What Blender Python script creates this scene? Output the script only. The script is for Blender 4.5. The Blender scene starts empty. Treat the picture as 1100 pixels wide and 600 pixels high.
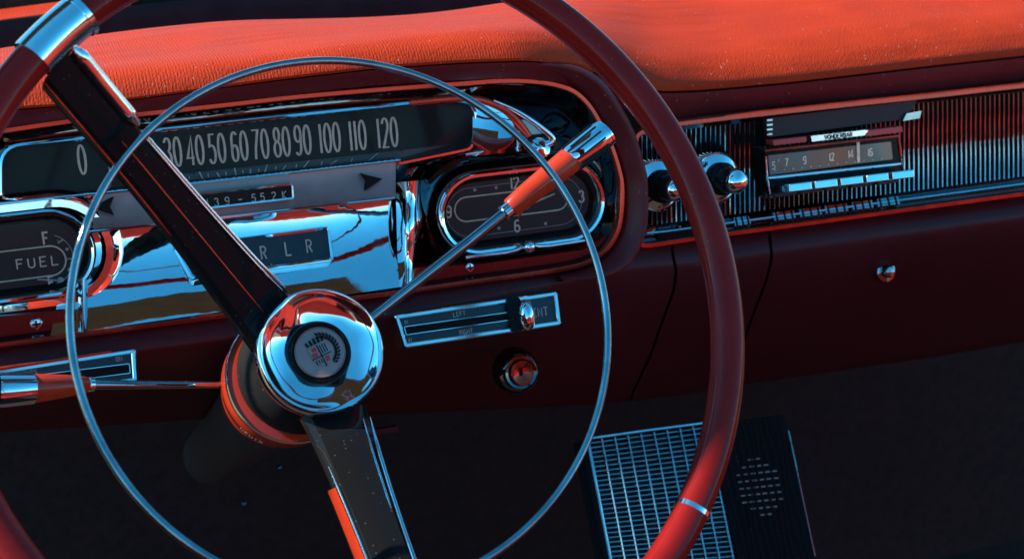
import bpy, bmesh, math, random
from mathutils import Vector, Matrix
random.seed(7)
sc = bpy.context.scene
R = math.radians
PI = math.pi
# ------------------------------------------------------------------ camera
XA = Vector((0.9435, -0.1255, 0.3067)); YA = Vector((-0.324, -0.1552, 0.9332)); ZA = Vector((-0.0695, -0.9799, -0.1871))
XA.normalize(); ZA = (ZA - XA * ZA.dot(XA)).normalized(); YA = ZA.cross(XA)
ROT = Matrix((XA, YA, ZA))            # camera frame (right, down, forward) -> world
CAM = Vector((-0.3374, -1.0265, 0.2058))
F = 1528.0
cam_d = bpy.data.cameras.new('camera'); cam = bpy.data.objects.new('camera', cam_d)
sc.collection.objects.link(cam); sc.camera = cam
cam_d.lens = 50.0; cam_d.sensor_width = 36.0 ; cam_d.lens = 36.0 * F / 1100.0
cam_d.dof.use_dof = True; cam_d.dof.focus_distance = .96; cam_d.dof.aperture_fstop = 11
cam_d.clip_start = 0.02; cam_d.clip_end = 3000
cr = ROT @ Vector((1, 0, 0)); cu = ROT @ Vector((0, -1, 0)); cb = ROT @ Vector((0, 0, -1))
# the dash is drawn in its own upright frame; TILT leans the finished dash (and the view on it) back to its real slope
TILT = Matrix.Rotation(R(-11), 4, 'X')
cam.matrix_world = TILT @ Matrix(((cr.x, cu.x, cb.x, CAM.x), (cr.y, cu.y, cb.y, CAM.y), (cr.z, cu.z, cb.z, CAM.z), (0, 0, 0, 1)))
# ------------------------------------------------------------------ light
SUN = (TILT.to_3x3() @ Vector((-0.85, 0.10, 0.74))).normalized()
w = bpy.data.worlds.new('World'); sc.world = w; w.use_nodes = True
wn = w.node_tree
bg = wn.nodes['Background']
sky = wn.nodes.new('ShaderNodeTexSky'); sky.sky_type = 'NISHITA'; sky.sun_disc = False
sky.sun_elevation = math.asin(SUN.z); sky.sun_rotation = math.atan2(SUN.x, SUN.y)
sky.altitude = 1500; sky.dust_density = 0.3; sky.ozone_density = 2.5; sky.air_density = 1.0
# deep teal overhead, pale haze near the horizon
wtc = wn.nodes.new('ShaderNodeTexCoord'); wsx = wn.nodes.new('ShaderNodeSeparateXYZ'); wn.links.new(wtc.outputs['Generated'], wsx.inputs[0])
wmr = wn.nodes.new('ShaderNodeMapRange'); wmr.inputs[1].default_value = .03; wmr.inputs[2].default_value = .26; wn.links.new(wsx.outputs['Z'], wmr.inputs[0])
wti = wn.nodes.new('ShaderNodeMix'); wti.data_type = 'RGBA'; wti.inputs[6].default_value = (.85, .95, .95, 1); wti.inputs[7].default_value = (.22, 1.15, 1.25, 1)
wn.links.new(wmr.outputs[0], wti.inputs[0])
wmu = wn.nodes.new('ShaderNodeMix'); wmu.data_type = 'RGBA'; wmu.blend_type = 'MULTIPLY'; wmu.inputs[0].default_value = 1
wn.links.new(sky.outputs[0], wmu.inputs[6]); wn.links.new(wti.outputs[2], wmu.inputs[7])
wn.links.new(wmu.outputs[2], bg.inputs[0]); bg.inputs[1].default_value = 0.13
sl = bpy.data.lights.new('sun', 'SUN'); sl.energy = 4.3; sl.angle = R(0.5); sl.color = (1, 0.93, 0.83)
so = bpy.data.objects.new('sun', sl); sc.collection.objects.link(so)
so.rotation_euler = SUN.to_track_quat('Z', 'Y').to_euler()
sc.view_settings.view_transform = 'Standard'; sc.view_settings.look = 'None'
sc.view_settings.exposure = 1.0; sc.view_settings.gamma = 1.0
sc.cycles.max_bounces = 8

# ------------------------------------------------------------------ pixel -> place helpers
def ray(px, py):
    return (ROT @ Vector(((px - 550) / F, (py - 300) / F, 1.0))).normalized()
def at(px, py, y=0.0):
    d = ray(px, py); return CAM + d * ((y - CAM.y) / d.y)
WC = Vector((-0.1821, -0.3076, 0.0581)); WN = Vector((0.0504, -0.9232, 0.3810)).normalized()
WR = (Vector((1, 0, 0)) - WN * WN.x).normalized(); WU = WN.cross(WR).normalized()
def wpl(px, py, h=0.0):                # point on the wheel's plane raised by h
    o = WC + WN * h; d = ray(px, py)
    p = CAM + d * ((o - CAM).dot(WN) / d.dot(WN)) - WC
    return Vector((p.dot(WR), p.dot(WU)))
def W(u, v, h): return WC + WR * u + WU * v + WN * h

# ------------------------------------------------------------------ materials
def mat(name, col, rough=0.5, metal=0.0, coat=0.0, bump=None, spec=0.5, noise=None, emit=None):
    m = bpy.data.materials.new(name); m.use_nodes = True; nt = m.node_tree; b = nt.nodes['Principled BSDF']
    b.inputs['Base Color'].default_value = (*col, 1); b.inputs['Roughness'].default_value = rough
    b.inputs['Metallic'].default_value = metal; b.inputs['Coat Weight'].default_value = coat
    b.inputs['Coat Roughness'].default_value = 0.05
    b.inputs['Specular IOR Level'].default_value = spec
    tc = nt.nodes.new('ShaderNodeTexCoord')
    if noise:                          # (scale, low factor, rough variation)
        n = nt.nodes.new('ShaderNodeTexNoise'); n.inputs['Scale'].default_value = noise[0]; n.inputs['Detail'].default_value = 8
        nt.links.new(tc.outputs['Object'], n.inputs['Vector'])
        mx = nt.nodes.new('ShaderNodeMix'); mx.data_type = 'RGBA'
        mx.inputs[6].default_value = (*[c * noise[1] for c in col], 1); mx.inputs[7].default_value = (*col, 1)
        rp = nt.nodes.new('ShaderNodeMapRange'); rp.inputs[1].default_value = .35; rp.inputs[2].default_value = .65
        nt.links.new(n.outputs['Fac'], rp.inputs[0]); nt.links.new(rp.outputs[0], mx.inputs[0])
        nt.links.new(mx.outputs[2], b.inputs['Base Color'])
        r2 = nt.nodes.new('ShaderNodeMapRange'); r2.inputs[1].default_value = .3; r2.inputs[2].default_value = .7
        r2.inputs[3].default_value = max(0, rough - noise[2]); r2.inputs[4].default_value = rough + noise[2]
        nt.links.new(n.outputs['Fac'], r2.inputs[0]); nt.links.new(r2.outputs[0], b.inputs['Roughness'])
    if bump:                           # (scale, strength, distance)
        n2 = nt.nodes.new('ShaderNodeTexNoise'); n2.inputs['Scale'].default_value = bump[0]; n2.inputs['Detail'].default_value = 4
        nt.links.new(tc.outputs['Object'], n2.inputs['Vector'])
        bp = nt.nodes.new('ShaderNodeBump'); bp.inputs['Strength'].default_value = bump[1]; bp.inputs['Distance'].default_value = bump[2]
        nt.links.new(n2.outputs['Fac'], bp.inputs['Height']); nt.links.new(bp.outputs[0], b.inputs['Normal'])
    return m
def leather(name, col, rough, grain=True):
    m = mat(name, col, rough, noise=(22, .86, .06)); nt = m.node_tree; b = nt.nodes['Principled BSDF']
    tc = nt.nodes.new('ShaderNodeTexCoord')
    mp = nt.nodes.new('ShaderNodeMapping'); mp.inputs['Scale'].default_value = (1.1, .5, .5)
    nt.links.new(tc.outputs['Object'], mp.inputs[0])
    wv = nt.nodes.new('ShaderNodeTexWave'); wv.wave_type = 'BANDS'; wv.bands_direction = 'X'
    wv.inputs['Scale'].default_value = 125; wv.inputs['Distortion'].default_value = 1.6; wv.inputs['Detail'].default_value = 2
    wv.inputs['Detail Scale'].default_value = 1.6
    nt.links.new(mp.outputs[0], wv.inputs['Vector'])
    vo = nt.nodes.new('ShaderNodeTexNoise'); vo.inputs['Scale'].default_value = 820; vo.inputs['Detail'].default_value = 3
    nt.links.new(mp.outputs[0], vo.inputs['Vector'])
    wm = nt.nodes.new('ShaderNodeMath'); wm.operation = 'MULTIPLY'; wm.inputs[1].default_value = .34; nt.links.new(wv.outputs['Fac'], wm.inputs[0])
    ad = nt.nodes.new('ShaderNodeMath'); ad.operation = 'MULTIPLY_ADD'; ad.inputs[1].default_value = 2.4
    nt.links.new(vo.outputs['Fac'], ad.inputs[0]); nt.links.new(wm.outputs[0], ad.inputs[2])
    bp = nt.nodes.new('ShaderNodeBump'); bp.inputs['Strength'].default_value = .6 if grain else .3; b.inputs['Specular IOR Level'].default_value = .13; bp.inputs['Distance'].default_value = .0006
    nt.links.new(ad.outputs[0], bp.inputs['Height'])
    big = nt.nodes.new('ShaderNodeTexNoise'); big.inputs['Scale'].default_value = 9; big.inputs['Detail'].default_value = 3
    mp2 = nt.nodes.new('ShaderNodeMapping'); mp2.inputs['Scale'].default_value = (.45, 2.2, 2.2)
    nt.links.new(tc.outputs['Object'], mp2.inputs[0]); nt.links.new(mp2.outputs[0], big.inputs['Vector'])
    b2 = nt.nodes.new('ShaderNodeBump'); b2.inputs['Strength'].default_value = .55; b2.inputs['Distance'].default_value = .012
    nt.links.new(big.outputs['Fac'], b2.inputs['Height']); nt.links.new(bp.outputs[0], b2.inputs['Normal'])
    nt.links.new(b2.outputs[0], b.inputs['Normal'])
    return m
M = {}
M['pad'] = leather('red_leather', (.50, .036, .007), .62)
M['seat'] = leather('red_seat_leather', (.34, .024, .016), .6, False)
M['front'] = mat('lip_shade_hood_maroon', (.15, .012, .014), .42, noise=(14, .85, .06), spec=.3, bump=(700, .15, .0004))  # on the pad edge this darker red paints in shade; the hood is maroon
M['fascia'] = mat('maroon_paint', (.075, .010, .011), .40, noise=(6, .85, .05), spec=.22, bump=(240, .12, .0005))
M['rim'] = mat('red_rim_plastic', (.27, .011, .008), .15, coat=.05, spec=.16, noise=(30, .8, .05), bump=(160, .05, .0006))
M['redpaint'] = mat('orange_red_paint', (.58, .042, .012), .24, coat=.2, spec=.3, noise=(40, .85, .05))
M['reflection_redtrim'] = mat('reflection_red_trim', (.90, .085, .045), .25, metal=.75, noise=(60, .8, .1))  # red reflections on the chrome beads, put into the base colour
M['chrome'] = mat('chrome', (.88, .87, .87), .035, metal=1, bump=(14, .12, .004), noise=(90, .93, .03))
M['chrome2'] = mat('worn_chrome', (.72, .75, .78), .10, metal=1, bump=(60, .2, .001), noise=(120, .8, .08))
M['ring'] = mat('reflection_dark_chrome', (.40, .41, .42), .04, metal=1, bump=(25, .2, .003), noise=(70, .7, .04))  # dark base colour stands in for black reflections on horn ring and lever rods
M['rib'] = mat('rib_metal', (.55, .54, .53), .12, metal=1, noise=(70, .75, .08))
M['darkchrome'] = mat('dark_tinted_chrome', (.15, .145, .15), .07, metal=1, bump=(25, .2, .003), noise=(70, .7, .05))
M['black'] = mat('black_enamel', (.011, .010, .010), .1, spec=.07)
M['matte'] = mat('matt_black', (.014, .012, .012), .8, spec=.12, noise=(60, .6, .1))
M['face'] = mat('dark_dial_face', (.028, .021, .019), .5, spec=.05, noise=(40, .8, .1))
M['brownface'] = mat('brown_dial_face', (.055, .028, .027), .4, spec=.2, noise=(50, .8, .08))
M['slot'] = mat('slate_plate', (.022, .026, .032), .35, noise=(80, .75, .1))
M['numer'] = mat('cream_numerals', (.98, .60, .43), .5, noise=(200, .8, .1))
M['dimnum'] = mat('faded_numerals', (.56, .42, .35), .5, noise=(200, .7, .1))
M['silver'] = mat('brushed_silver', (.50, .25, .22), .34, metal=.4, noise=(45, .8, .08), bump=(300, .15, .0004))
M['keys'] = mat('pale_chrome_keys', (.85, .87, .84), .12, metal=1, noise=(60, .9, .05))
M['radioglass'] = mat('radio_dial_glass', (.06, .075, .075), .25, noise=(18, .5, .05), coat=.5)
M['red'] = mat('red_plastic', (.55, .03, .025), .3)
M['carpet'] = mat('dark_carpet', (.036, .014, .011), .95, noise=(90, .5, .02), bump=(500, .6, .002))
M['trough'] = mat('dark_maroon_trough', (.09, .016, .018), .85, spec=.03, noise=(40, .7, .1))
M['rubber_and_wire'] = mat('dark_rubber_and_wire', (.022, .016, .016), .8, spec=.15, noise=(40, .7, .1))
M['mesh'] = mat('bright_grille_wire', (.62, .74, .80), .22, metal=1, noise=(90, .8, .1))
M['visor'] = mat('olive_visor_cloth', (.13, .24, .17), .9, noise=(30, .8, .02))
M['grass'] = mat('dry_grass', (.14, .14, .07), .95, noise=(.6, .6, .02))
def dust(m, scale=230, amount=.55, keep=.78):
    nt = m.node_tree; b = nt.nodes['Principled BSDF']; tc = nt.nodes.new('ShaderNodeTexCoord')
    v = nt.nodes.new('ShaderNodeTexVoronoi'); v.inputs['Scale'].default_value = scale; nt.links.new(tc.outputs['Object'], v.inputs['Vector'])
    a = nt.nodes.new('ShaderNodeMath'); a.operation = 'LESS_THAN'; a.inputs[1].default_value = .16; nt.links.new(v.outputs['Distance'], a.inputs[0])
    sp_ = nt.nodes.new('ShaderNodeSeparateColor'); nt.links.new(v.outputs['Color'], sp_.inputs[0])
    g = nt.nodes.new('ShaderNodeMath'); g.operation = 'GREATER_THAN'; g.inputs[1].default_value = keep; nt.links.new(sp_.outputs[0], g.inputs[0])
    p = nt.nodes.new('ShaderNodeMath'); p.operation = 'MULTIPLY'; nt.links.new(a.outputs[0], p.inputs[0]); nt.links.new(g.outputs[0], p.inputs[1])
    q = nt.nodes.new('ShaderNodeMath'); q.operation = 'MULTIPLY'; q.inputs[1].default_value = amount; nt.links.new(p.outputs[0], q.inputs[0])
    mx = nt.nodes.new('ShaderNodeMix'); mx.data_type = 'RGBA'; mx.inputs[7].default_value = (.45, .38, .34, 1); nt.links.new(q.outputs[0], mx.inputs[0])
    src = b.inputs['Base Color'].links[0].from_socket if b.inputs['Base Color'].links else None
    if src: nt.links.new(src, mx.inputs[6])
    else: mx.inputs[6].default_value = b.inputs['Base Color'].default_value
    nt.links.new(mx.outputs[2], b.inputs['Base Color'])
dust(M['pad'], 260, .5, .86); dust(M['front'], 240, .3, .85); dust(M['fascia'], 240, .12, .88); dust(M['rim'], 330, .16, .92); dust(M['black'], 420, .22, .84); dust(M['matte'], 200, .12, .85)
for n_ in M['radioglass'].node_tree.nodes:       # uneven teal and amber reflections put into the dial colour
    if n_.type == 'MIX': n_.inputs[6].default_value = (.24, .085, .035, 1); n_.inputs[7].default_value = (.11, .12, .10, 1)
    if n_.type == 'TEX_NOISE': n_.inputs['Detail'].default_value = 1; n_.inputs['Scale'].default_value = 26
def glass_mat():
    m = bpy.data.materials.new('clear_dial_glass'); m.use_nodes = True; nt = m.node_tree; nt.nodes.remove(nt.nodes['Principled BSDF'])
    o = nt.nodes['Material Output']; t = nt.nodes.new('ShaderNodeBsdfTransparent'); g = nt.nodes.new('ShaderNodeBsdfGlossy')
    g.inputs['Roughness'].default_value = .06; t.inputs[0].default_value = (.96, .97, .97, 1)
    fr = nt.nodes.new('ShaderNodeFresnel'); fr.inputs[0].default_value = 1.13; mx = nt.nodes.new('ShaderNodeMixShader')
    nt.links.new(fr.outputs[0], mx.inputs[0]); nt.links.new(t.outputs[0], mx.inputs[1]); nt.links.new(g.outputs[0], mx.inputs[2])
    nt.links.new(mx.outputs[0], o.inputs[0]); return m
M['glass'] = glass_mat()

# ------------------------------------------------------------------ object helpers
def thing(name, label, cat, loc, group=None):
    o = bpy.data.objects.new(name, None); sc.collection.objects.link(o); o.location = loc; o.empty_display_size = .02
    o['label'] = label; o['category'] = cat
    if group: o['group'] = group
    return o
def base_of(p):
    while p is not None and p.parent is not None: p = p.parent
    return Vector(p.location) if p is not None else Vector((0, 0, 0))
def part(name, data, m, parent=None, label=None, smooth=True, bevel=0, solid=0, kind=None):
    vs, fs = data
    me = bpy.data.meshes.new(name); b = base_of(parent)
    me.from_pydata([tuple(Vector(v) - b) for v in vs], [], fs); me.update()
    bm = bmesh.new(); bm.from_mesh(me); bmesh.ops.recalc_face_normals(bm, faces=bm.faces[:])
    if smooth:
        for f in bm.faces: f.smooth = True
        for e in bm.edges:
            if len(e.link_faces) == 2 and e.calc_face_angle(0) > R(38): e.smooth = False
    bm.to_mesh(me); bm.free()
    o = bpy.data.objects.new(name, me); sc.collection.objects.link(o); me.materials.append(M[m])
    if parent is not None: o.parent = parent
    if label: o['label'] = label
    if kind: o['kind'] = kind
    if solid:
        s = o.modifiers.new('solid', 'SOLIDIFY'); s.thickness = solid; s.offset = 0
    if bevel:
        s = o.modifiers.new('bevel', 'BEVEL'); s.width = bevel; s.segments = 3; s.limit_method = 'ANGLE'; s.angle_limit = R(40)
        s.harden_normals = True
    return o
def join(*ds):
    V = []; Fc = []
    for v, f in ds:
        n = len(V); V += list(v); Fc += [tuple(i + n for i in q) for q in f]
    return V, Fc
def grid(rows, cu=False, cv=False):
    n = len(rows); m = len(rows[0]); V = [p for r in rows for p in r]; Fc = []
    for i in range(n if cu else n - 1):
        for j in range(m if cv else m - 1):
            a, b = i, (i + 1) % n; c, d = j, (j + 1) % m
            Fc.append((a * m + c, a * m + d, b * m + d, b * m + c))
    return V, Fc
def tube(pts, r, seg=12, closed=False, cap=True, up=Vector((0, 1, 0.01)), sx=1.0, sy=1.0):
    pts = [Vector(p) for p in pts]; n = len(pts); rows = []
    for i, p in enumerate(pts):
        a = pts[(i - 1) % n] if (closed or i > 0) else p; b = pts[(i + 1) % n] if (closed or i < n - 1) else p
        t = (b - a).normalized(); s = t.cross(up)
        if s.length < 1e-4: s = t.cross(Vector((1, 0, 0)))
        s.normalize(); q = s.cross(t).normalized(); rr = r[i] if isinstance(r, (list, tuple)) else r
        rows.append([p + s * rr * sx * math.cos(2 * PI * k / seg) + q * rr * sy * math.sin(2 * PI * k / seg) for k in range(seg)])
    V, Fc = grid(rows, closed, True)
    if cap and not closed:
        Fc.append(tuple(range(seg))); Fc.append(tuple((n - 1) * seg + k for k in range(seg)))
    return V, Fc
def lathe(c, ax, prof, seg=64, cap=True):     # prof: (radius, height along ax)
    ax = Vector(ax).normalized(); s = ax.orthogonal().normalized(); q = ax.cross(s); c = Vector(c)
    rows = [[c + ax * h + (s * math.cos(2 * PI * k / seg) + q * math.sin(2 * PI * k / seg)) * max(r, 1e-5) for k in range(seg)] for r, h in prof]
    V, Fc = grid(rows, False, True)
    if cap: Fc.append(tuple(range(seg))); Fc.append(tuple((len(prof) - 1) * seg + k for k in range(seg)))
    return V, Fc
def spl(pts, n=8, closed=False):
    P = [Vector(p) for p in pts]; N = len(P); out = []
    for i in range(N if closed else N - 1):
        if closed: a, b, c, d = P[(i - 1) % N], P[i], P[(i + 1) % N], P[(i + 2) % N]
        else: a, b, c, d = P[max(i - 1, 0)], P[i], P[i + 1], P[min(i + 2, N - 1)]
        for k in range(n):
            t = k / n
            out.append(.5 * ((2 * b) + (c - a) * t + (2 * a - 5 * b + 4 * c - d) * t * t + (3 * b - a - 3 * c + d) * t ** 3))
    if not closed: out.append(P[-1])
    return out
def ap(pts, y, n=0, closed=False):           # pixel outline -> (x, z) list on plane y
    Q = [Vector((p[0], p[1])) for p in pts]
    if n: Q = spl(Q, n, closed)
    r = []
    for q in Q:
        a = at(q.x, q.y, y); r.append((a.x, a.z))
    return r
def rounded(corners, rad, seg=6):            # corners in (x, z); rounds every corner by rad
    P = [Vector(c) for c in corners]; n = len(P); out = []
    for i in range(n):
        p, a, b = P[i], P[i - 1], P[(i + 1) % n]; rr = rad[i] if isinstance(rad, (list, tuple)) else rad
        da = (a - p).normalized(); db = (b - p).normalized(); L = min(rr, (a - p).length * .49, (b - p).length * .49)
        s, e = p + da * L, p + db * L
        for k in range(seg + 1):
            t = k / seg; out.append((s * (1 - t) ** 2 + p * 2 * t * (1 - t) + e * t * t))
    return [(q.x, q.y) for q in out]
def stadium(a, b, r, seg=18):                # (x, z) centres
    a, b = Vector(a), Vector(b); d = (b - a).normalized(); n = Vector((-d.y, d.x)); out = []
    for k in range(seg + 1):
        t = PI * k / seg; out.append(b + (n * math.cos(t) + d * math.sin(t)) * r)
    for k in range(seg + 1):
        t = PI * k / seg; out.append(a + (-n * math.cos(t) - d * math.sin(t)) * r)
    return [(p.x, p.y) for p in out]
def sweep(out2, prof, closed=True, dip=0.0):          # prof: (outward offset, y)
    P = [Vector(p) for p in out2]; n = len(P)
    area = sum(P[i].x * P[(i + 1) % n].y - P[(i + 1) % n].x * P[i].y for i in range(n))
    sg = 1 if area > 0 else -1; rows = []
    for i, p in enumerate(P):
        a = P[i - 1] if (closed or i > 0) else p; b = P[(i + 1) % n] if (closed or i < n - 1) else p
        t = (b - a)
        t = t.normalized() if t.length > 1e-9 else Vector((1, 0))
        nn = Vector((t.y, -t.x)) * sg
        rows.append([Vector((p.x + nn.x * o, y - dip * nn.y * o, p.y + nn.y * o)) for o, y in prof])
    return grid(rows, closed, False)
def plate(out2, y, th=.002):                 # flat prism facing -y with front at y
    n = len(out2); V = [Vector((x, y, z)) for x, z in out2] + [Vector((x, y + th, z)) for x, z in out2]
    Fc = [tuple(range(n)), tuple(range(2 * n - 1, n - 1, -1))] + [(i, (i + 1) % n, n + (i + 1) % n, n + i) for i in range(n)]
    return V, Fc
def bead(out2, y, r, closed=True, seg=10):
    return tube([Vector((x, y, z)) for x, z in out2], r, seg, closed)
def box(c, s, rot=None):
    c = Vector(c); V = []
    for dx in (-.5, .5):
        for dy in (-.5, .5):
            for dz in (-.5, .5):
                v = Vector((dx * s[0], dy * s[1], dz * s[2]))
                if rot: v = rot @ v
                V.append(c + v)
    return V, [(0, 1, 3, 2), (4, 6, 7, 5), (0, 4, 5, 1), (2, 3, 7, 6), (0, 2, 6, 4), (1, 5, 7, 3)]

# strokes: condensed dial lettering drawn as flat ribbons (box 1 wide, 1 high)
def ell(cx, cy, rx, ry, a0, a1, n=20):
    return [(cx + rx * math.cos(R(a0 + (a1 - a0) * k / n)), cy + ry * math.sin(R(a0 + (a1 - a0) * k / n))) for k in range(n + 1)]
G = {'0': [ell(.5, .5, .42, .48, 0, 360, 32)], '1': [[(.5, .02), (.5, .98)]],
 '2': [ell(.5, .74, .38, .24, 165, -30, 14) + [(.15, .02), (.9, .02)]],
 '3': [ell(.48, .76, .36, .22, 160, -80, 14), ell(.48, .28, .4, .26, 85, -160, 16)],
 '4': [[(.72, .02), (.72, .98), (.08, .26), (.95, .26)]],
 '5': [[(.85, .98), (.25, .98), (.2, .58)] + ell(.46, .32, .4, .3, 110, -150, 16)],
 '6': [ell(.5, .28, .38, .27, 0, 360, 24), [(.12, .3), (.16, .65)] + ell(.52, .7, .36, .28, 160, 40, 8)],
 '7': [[(.1, .98), (.9, .98), (.5, .4), (.4, .02)]],
 '8': [ell(.5, .75, .33, .23, 0, 360, 24), ell(.5, .27, .4, .25, 0, 360, 24)],
 '9': [ell(.5, .72, .38, .27, 0, 360, 24), [(.88, .7), (.84, .35)] + ell(.48, .3, .36, .28, -20, -140, 8)],
 'F': [[(.15, .02), (.15, .98), (.9, .98)], [(.15, .54), (.75, .54)]], 'E': [[(.9, .98), (.15, .98), (.15, .02), (.9, .02)], [(.15, .52), (.75, .52)]],
 'U': [[(.12, .98), (.12, .3)] + ell(.5, .3, .38, .28, 180, 360, 10) + [(.88, .98)]], 'L': [[(.15, .98), (.15, .02), (.88, .02)]],
 'R': [[(.15, .02), (.15, .98), (.55, .98)] + ell(.55, .75, .33, .23, 90, -90, 10) + [(.15, .52)], [(.5, .52), (.88, .02)]],
 'D': [[(.15, .02), (.15, .98), (.45, .98)] + ell(.45, .5, .42, .48, 90, -90, 14) + [(.15, .02)]],
 'N': [[(.12, .02), (.12, .98), (.88, .02), (.88, .98)]], 'I': [[(.5, .02), (.5, .98)]], 'T': [[(.05, .98), (.95, .98)], [(.5, .98), (.5, .02)]],
 'G': [ell(.5, .5, .4, .48, 50, 340, 20) + [(.88, .45), (.55, .45)]], 'H': [[(.12, .02), (.12, .98)], [(.88, .02), (.88, .98)], [(.12, .5), (.88, .5)]],
 'K': [[(.12, .02), (.12, .98)], [(.88, .98), (.12, .45), (.88, .02)]], 'P': [[(.15, .02), (.15, .98), (.55, .98)] + ell(.55, .74, .33, .24, 90, -90, 10) + [(.15, .5)]],
 'S': [ell(.5, .74, .36, .24, 30, 270, 12) + ell(.5, .26, .38, .24, 90, -150, 12)], 'A': [[(.05, .02), (.5, .98), (.95, .02)], [(.22, .36), (.78, .36)]],
 'W': [[(.02, .98), (.28, .02), (.5, .9), (.72, .02), (.98, .98)]], 'O': [ell(.5, .5, .42, .48, 0, 360, 24)], 'B': [[(.15, .02), (.15, .98), (.5, .98)] + ell(.5, .76, .33, .22, 90, -90, 10) + [(.15, .54), (.5, .54)] + ell(.5, .28, .38, .26, 90, -90, 10) + [(.15, .02)]],
 '-': [[(.1, .5), (.9, .5)]], '.': [[(.4, .02), (.6, .02)]], 'C': [ell(.5, .5, .4, .48, 50, 310, 18)],
 "'": [[(.5, .98), (.5, .7)]], '/': [[(.1, .02), (.9, .98)]], 'V': [[(.05, .98), (.5, .02), (.95, .98)]]}
def ribbon(poly, wx, wz, place):
    P = [Vector(p) for p in poly]; n = len(P); cl = (P[0] - P[-1]).length < 1e-4; A = []; B = []
    for i, p in enumerate(P):
        a = P[i - 1] if i > 0 else (P[-2] if cl else p); b = P[i + 1] if i < n - 1 else (P[1] if cl else p)
        t = b - a; t = t.normalized() if t.length > 1e-9 else Vector((1, 0)); q = Vector((-t.y, t.x))
        A.append(p + Vector((q.x * wx, q.y * wz))); B.append(p - Vector((q.x * wx, q.y * wz)))
    return grid([[place(a.x, a.y) for a in A], [place(b.x, b.y) for b in B]])
def glyph(ch, place_xy, wd, ht, pen, penz=None):
    penz = penz or pen; ds = []
    for poly in G[ch]:
        # work in real units so the pen is even
        pl = [(x * wd, y * ht) for x, y in poly]
        P = [Vector(p) for p in pl]; n = len(P); cl = (P[0] - P[-1]).length < 1e-7
        A = []; B = []
        for i, p in enumerate(P):
            a = P[i - 1] if i > 0 else (P[-2] if cl else p); b = P[i + 1] if i < n - 1 else (P[1] if cl else p)
            d1 = (p - a); d2 = (b - p)
            d1 = d1.normalized() if d1.length > 1e-9 else d2.normalized(); d2 = d2.normalized() if d2.length > 1e-9 else d1
            t = d1 + d2; t = t.normalized() if t.length > 1e-6 else d1
            k = 1 / max(.5, abs(t.dot(d1))); q = Vector((-t.y, t.x)) * k
            off = Vector((q.x * pen, q.y * penz)); A.append(p + off); B.append(p - off)
        ds.append(grid([[place_xy(a.x, a.y) for a in A], [place_xy(b.x, b.y) for b in B]]))
    return join(*ds)
def text(s, px, py, hpx, y, wf=.55, gap=.25, pen=.06, penz=None, anchor='c'):
    """lettering centred on pixel (px, py), hpx tall, flat on the plane y"""
    p = at(px, py, y); H = (at(px, py - hpx / 2, y) - at(px, py + hpx / 2, y)).z
    wd = H * wf; adv = wd * (1 + gap); tot = 0; xs = []
    for ch in s:
        k = .35 if ch in "1I'" else (.5 if ch == '.' else 1.0)
        xs.append(tot); tot += (adv * k if ch != ' ' else adv * .8)
    tot -= wd * gap; ds = []
    for ch, x0 in zip(s, xs):
        if ch == ' ': continue
        k = .35 if ch in "1I'" else (.5 if ch == '.' else 1.0); ox = p.x - tot / 2 + x0 - (wd * (1 - k) / 2 if k < 1 else 0)
        ds.append(glyph(ch, lambda u, v, ox=ox: Vector((ox + u, y, p.z - H / 2 + v)), wd, H, pen * H, (penz or pen) * H))
    return join(*ds)

# ------------------------------------------------------------------ the surroundings the chrome mirrors
def flat(name, z, x0, x1, y0, y1, m, kind='structure', n=1):
    V = [(x0, y0, z), (x1, y0, z), (x1, y1, z), (x0, y1, z)]
    o = part(name, (V, [(0, 1, 2, 3)]), m, smooth=False); o['kind'] = kind; return o
wf = thing('windscreen_frame', 'chrome windscreen frame with cloth covered header above the dashboard', 'windscreen frame', (.25, .25, .1))
hd = [(.262, .455), (.258, .47), (.30, .485), (.345, .48), (.360, .462), (.355, .450), (.31, .445)]
V, Fc = grid([[Vector((x, y, z)) for y, z in hd] for x in [-1.0 + 2.5 * k / 30 for k in range(31)]], False, True)
part('header', (V, Fc), 'visor', wf)
part('header_trim', tube([(-1.0, .256, .455), (1.5, .256, .455)], .004), 'chrome2', wf)
for x in (-1.02, 1.52):
    part('pillar', tube([(x, .30, .46), (x - .0, .42, .2), (x, .46, .1)], .022), 'visor', wf)
sv = thing('added_visor', 'unseen olive cloth visor added to shade the upper wheel rim', 'sun visor', (-.36, -.20, .44))  # out of view, added and sized so its shadow covers the upper rim
part('added_panel', box((-.36, -.2005, .4485), (.68, .161, .012)), 'visor', sv, bevel=.003)
part('added_arm', tube([(-.69, -.135, .4485), (-.99, -.02, .455), (-1.02, .28, .46)], .004, 10), 'chrome2', sv)

# ------------------------------------------------------------------ dashboard : pad, hood, fascia
db = thing('dashboard', 'red leather padded dashboard with maroon lower fascia', 'dashboard', at(600, 300, .1))
def lin(pts, x):
    for (x0, y0), (x1, y1) in zip(pts, pts[1:]):
        if x <= x1: return y0 + (y1 - y0) * (x - x0) / (x1 - x0)
    return pts[-1][1]
def smo(pts, x, d=18): return sum(lin(pts, x + k) for k in (-d, -d / 2, 0, d / 2, d)) / 5
NOSE = [(-160, 132), (0, 112), (100, 107), (150, 101), (230, 90), (300, 80), (400, 68), (500, 61), (570, 59), (620, 63), (670, 80), (700, 89), (760, 87), (850, 79), (900, 73), (1000, 61), (1100, 50), (1260, 30)]
LIP = [(-160, 158), (0, 138), (84, 127), (147, 121), (220, 112), (320, 101), (400, 92), (500, 86), (570, 84), (640, 105), (700, 128), (735, 128), (900, 111), (1000, 100), (1100, 90), (1260, 72)]
FRONT = [(-160, -.045), (560, -.045), (700, -.012), (760, 0), (1260, 0)]      # depth of the pad's nose
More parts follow.
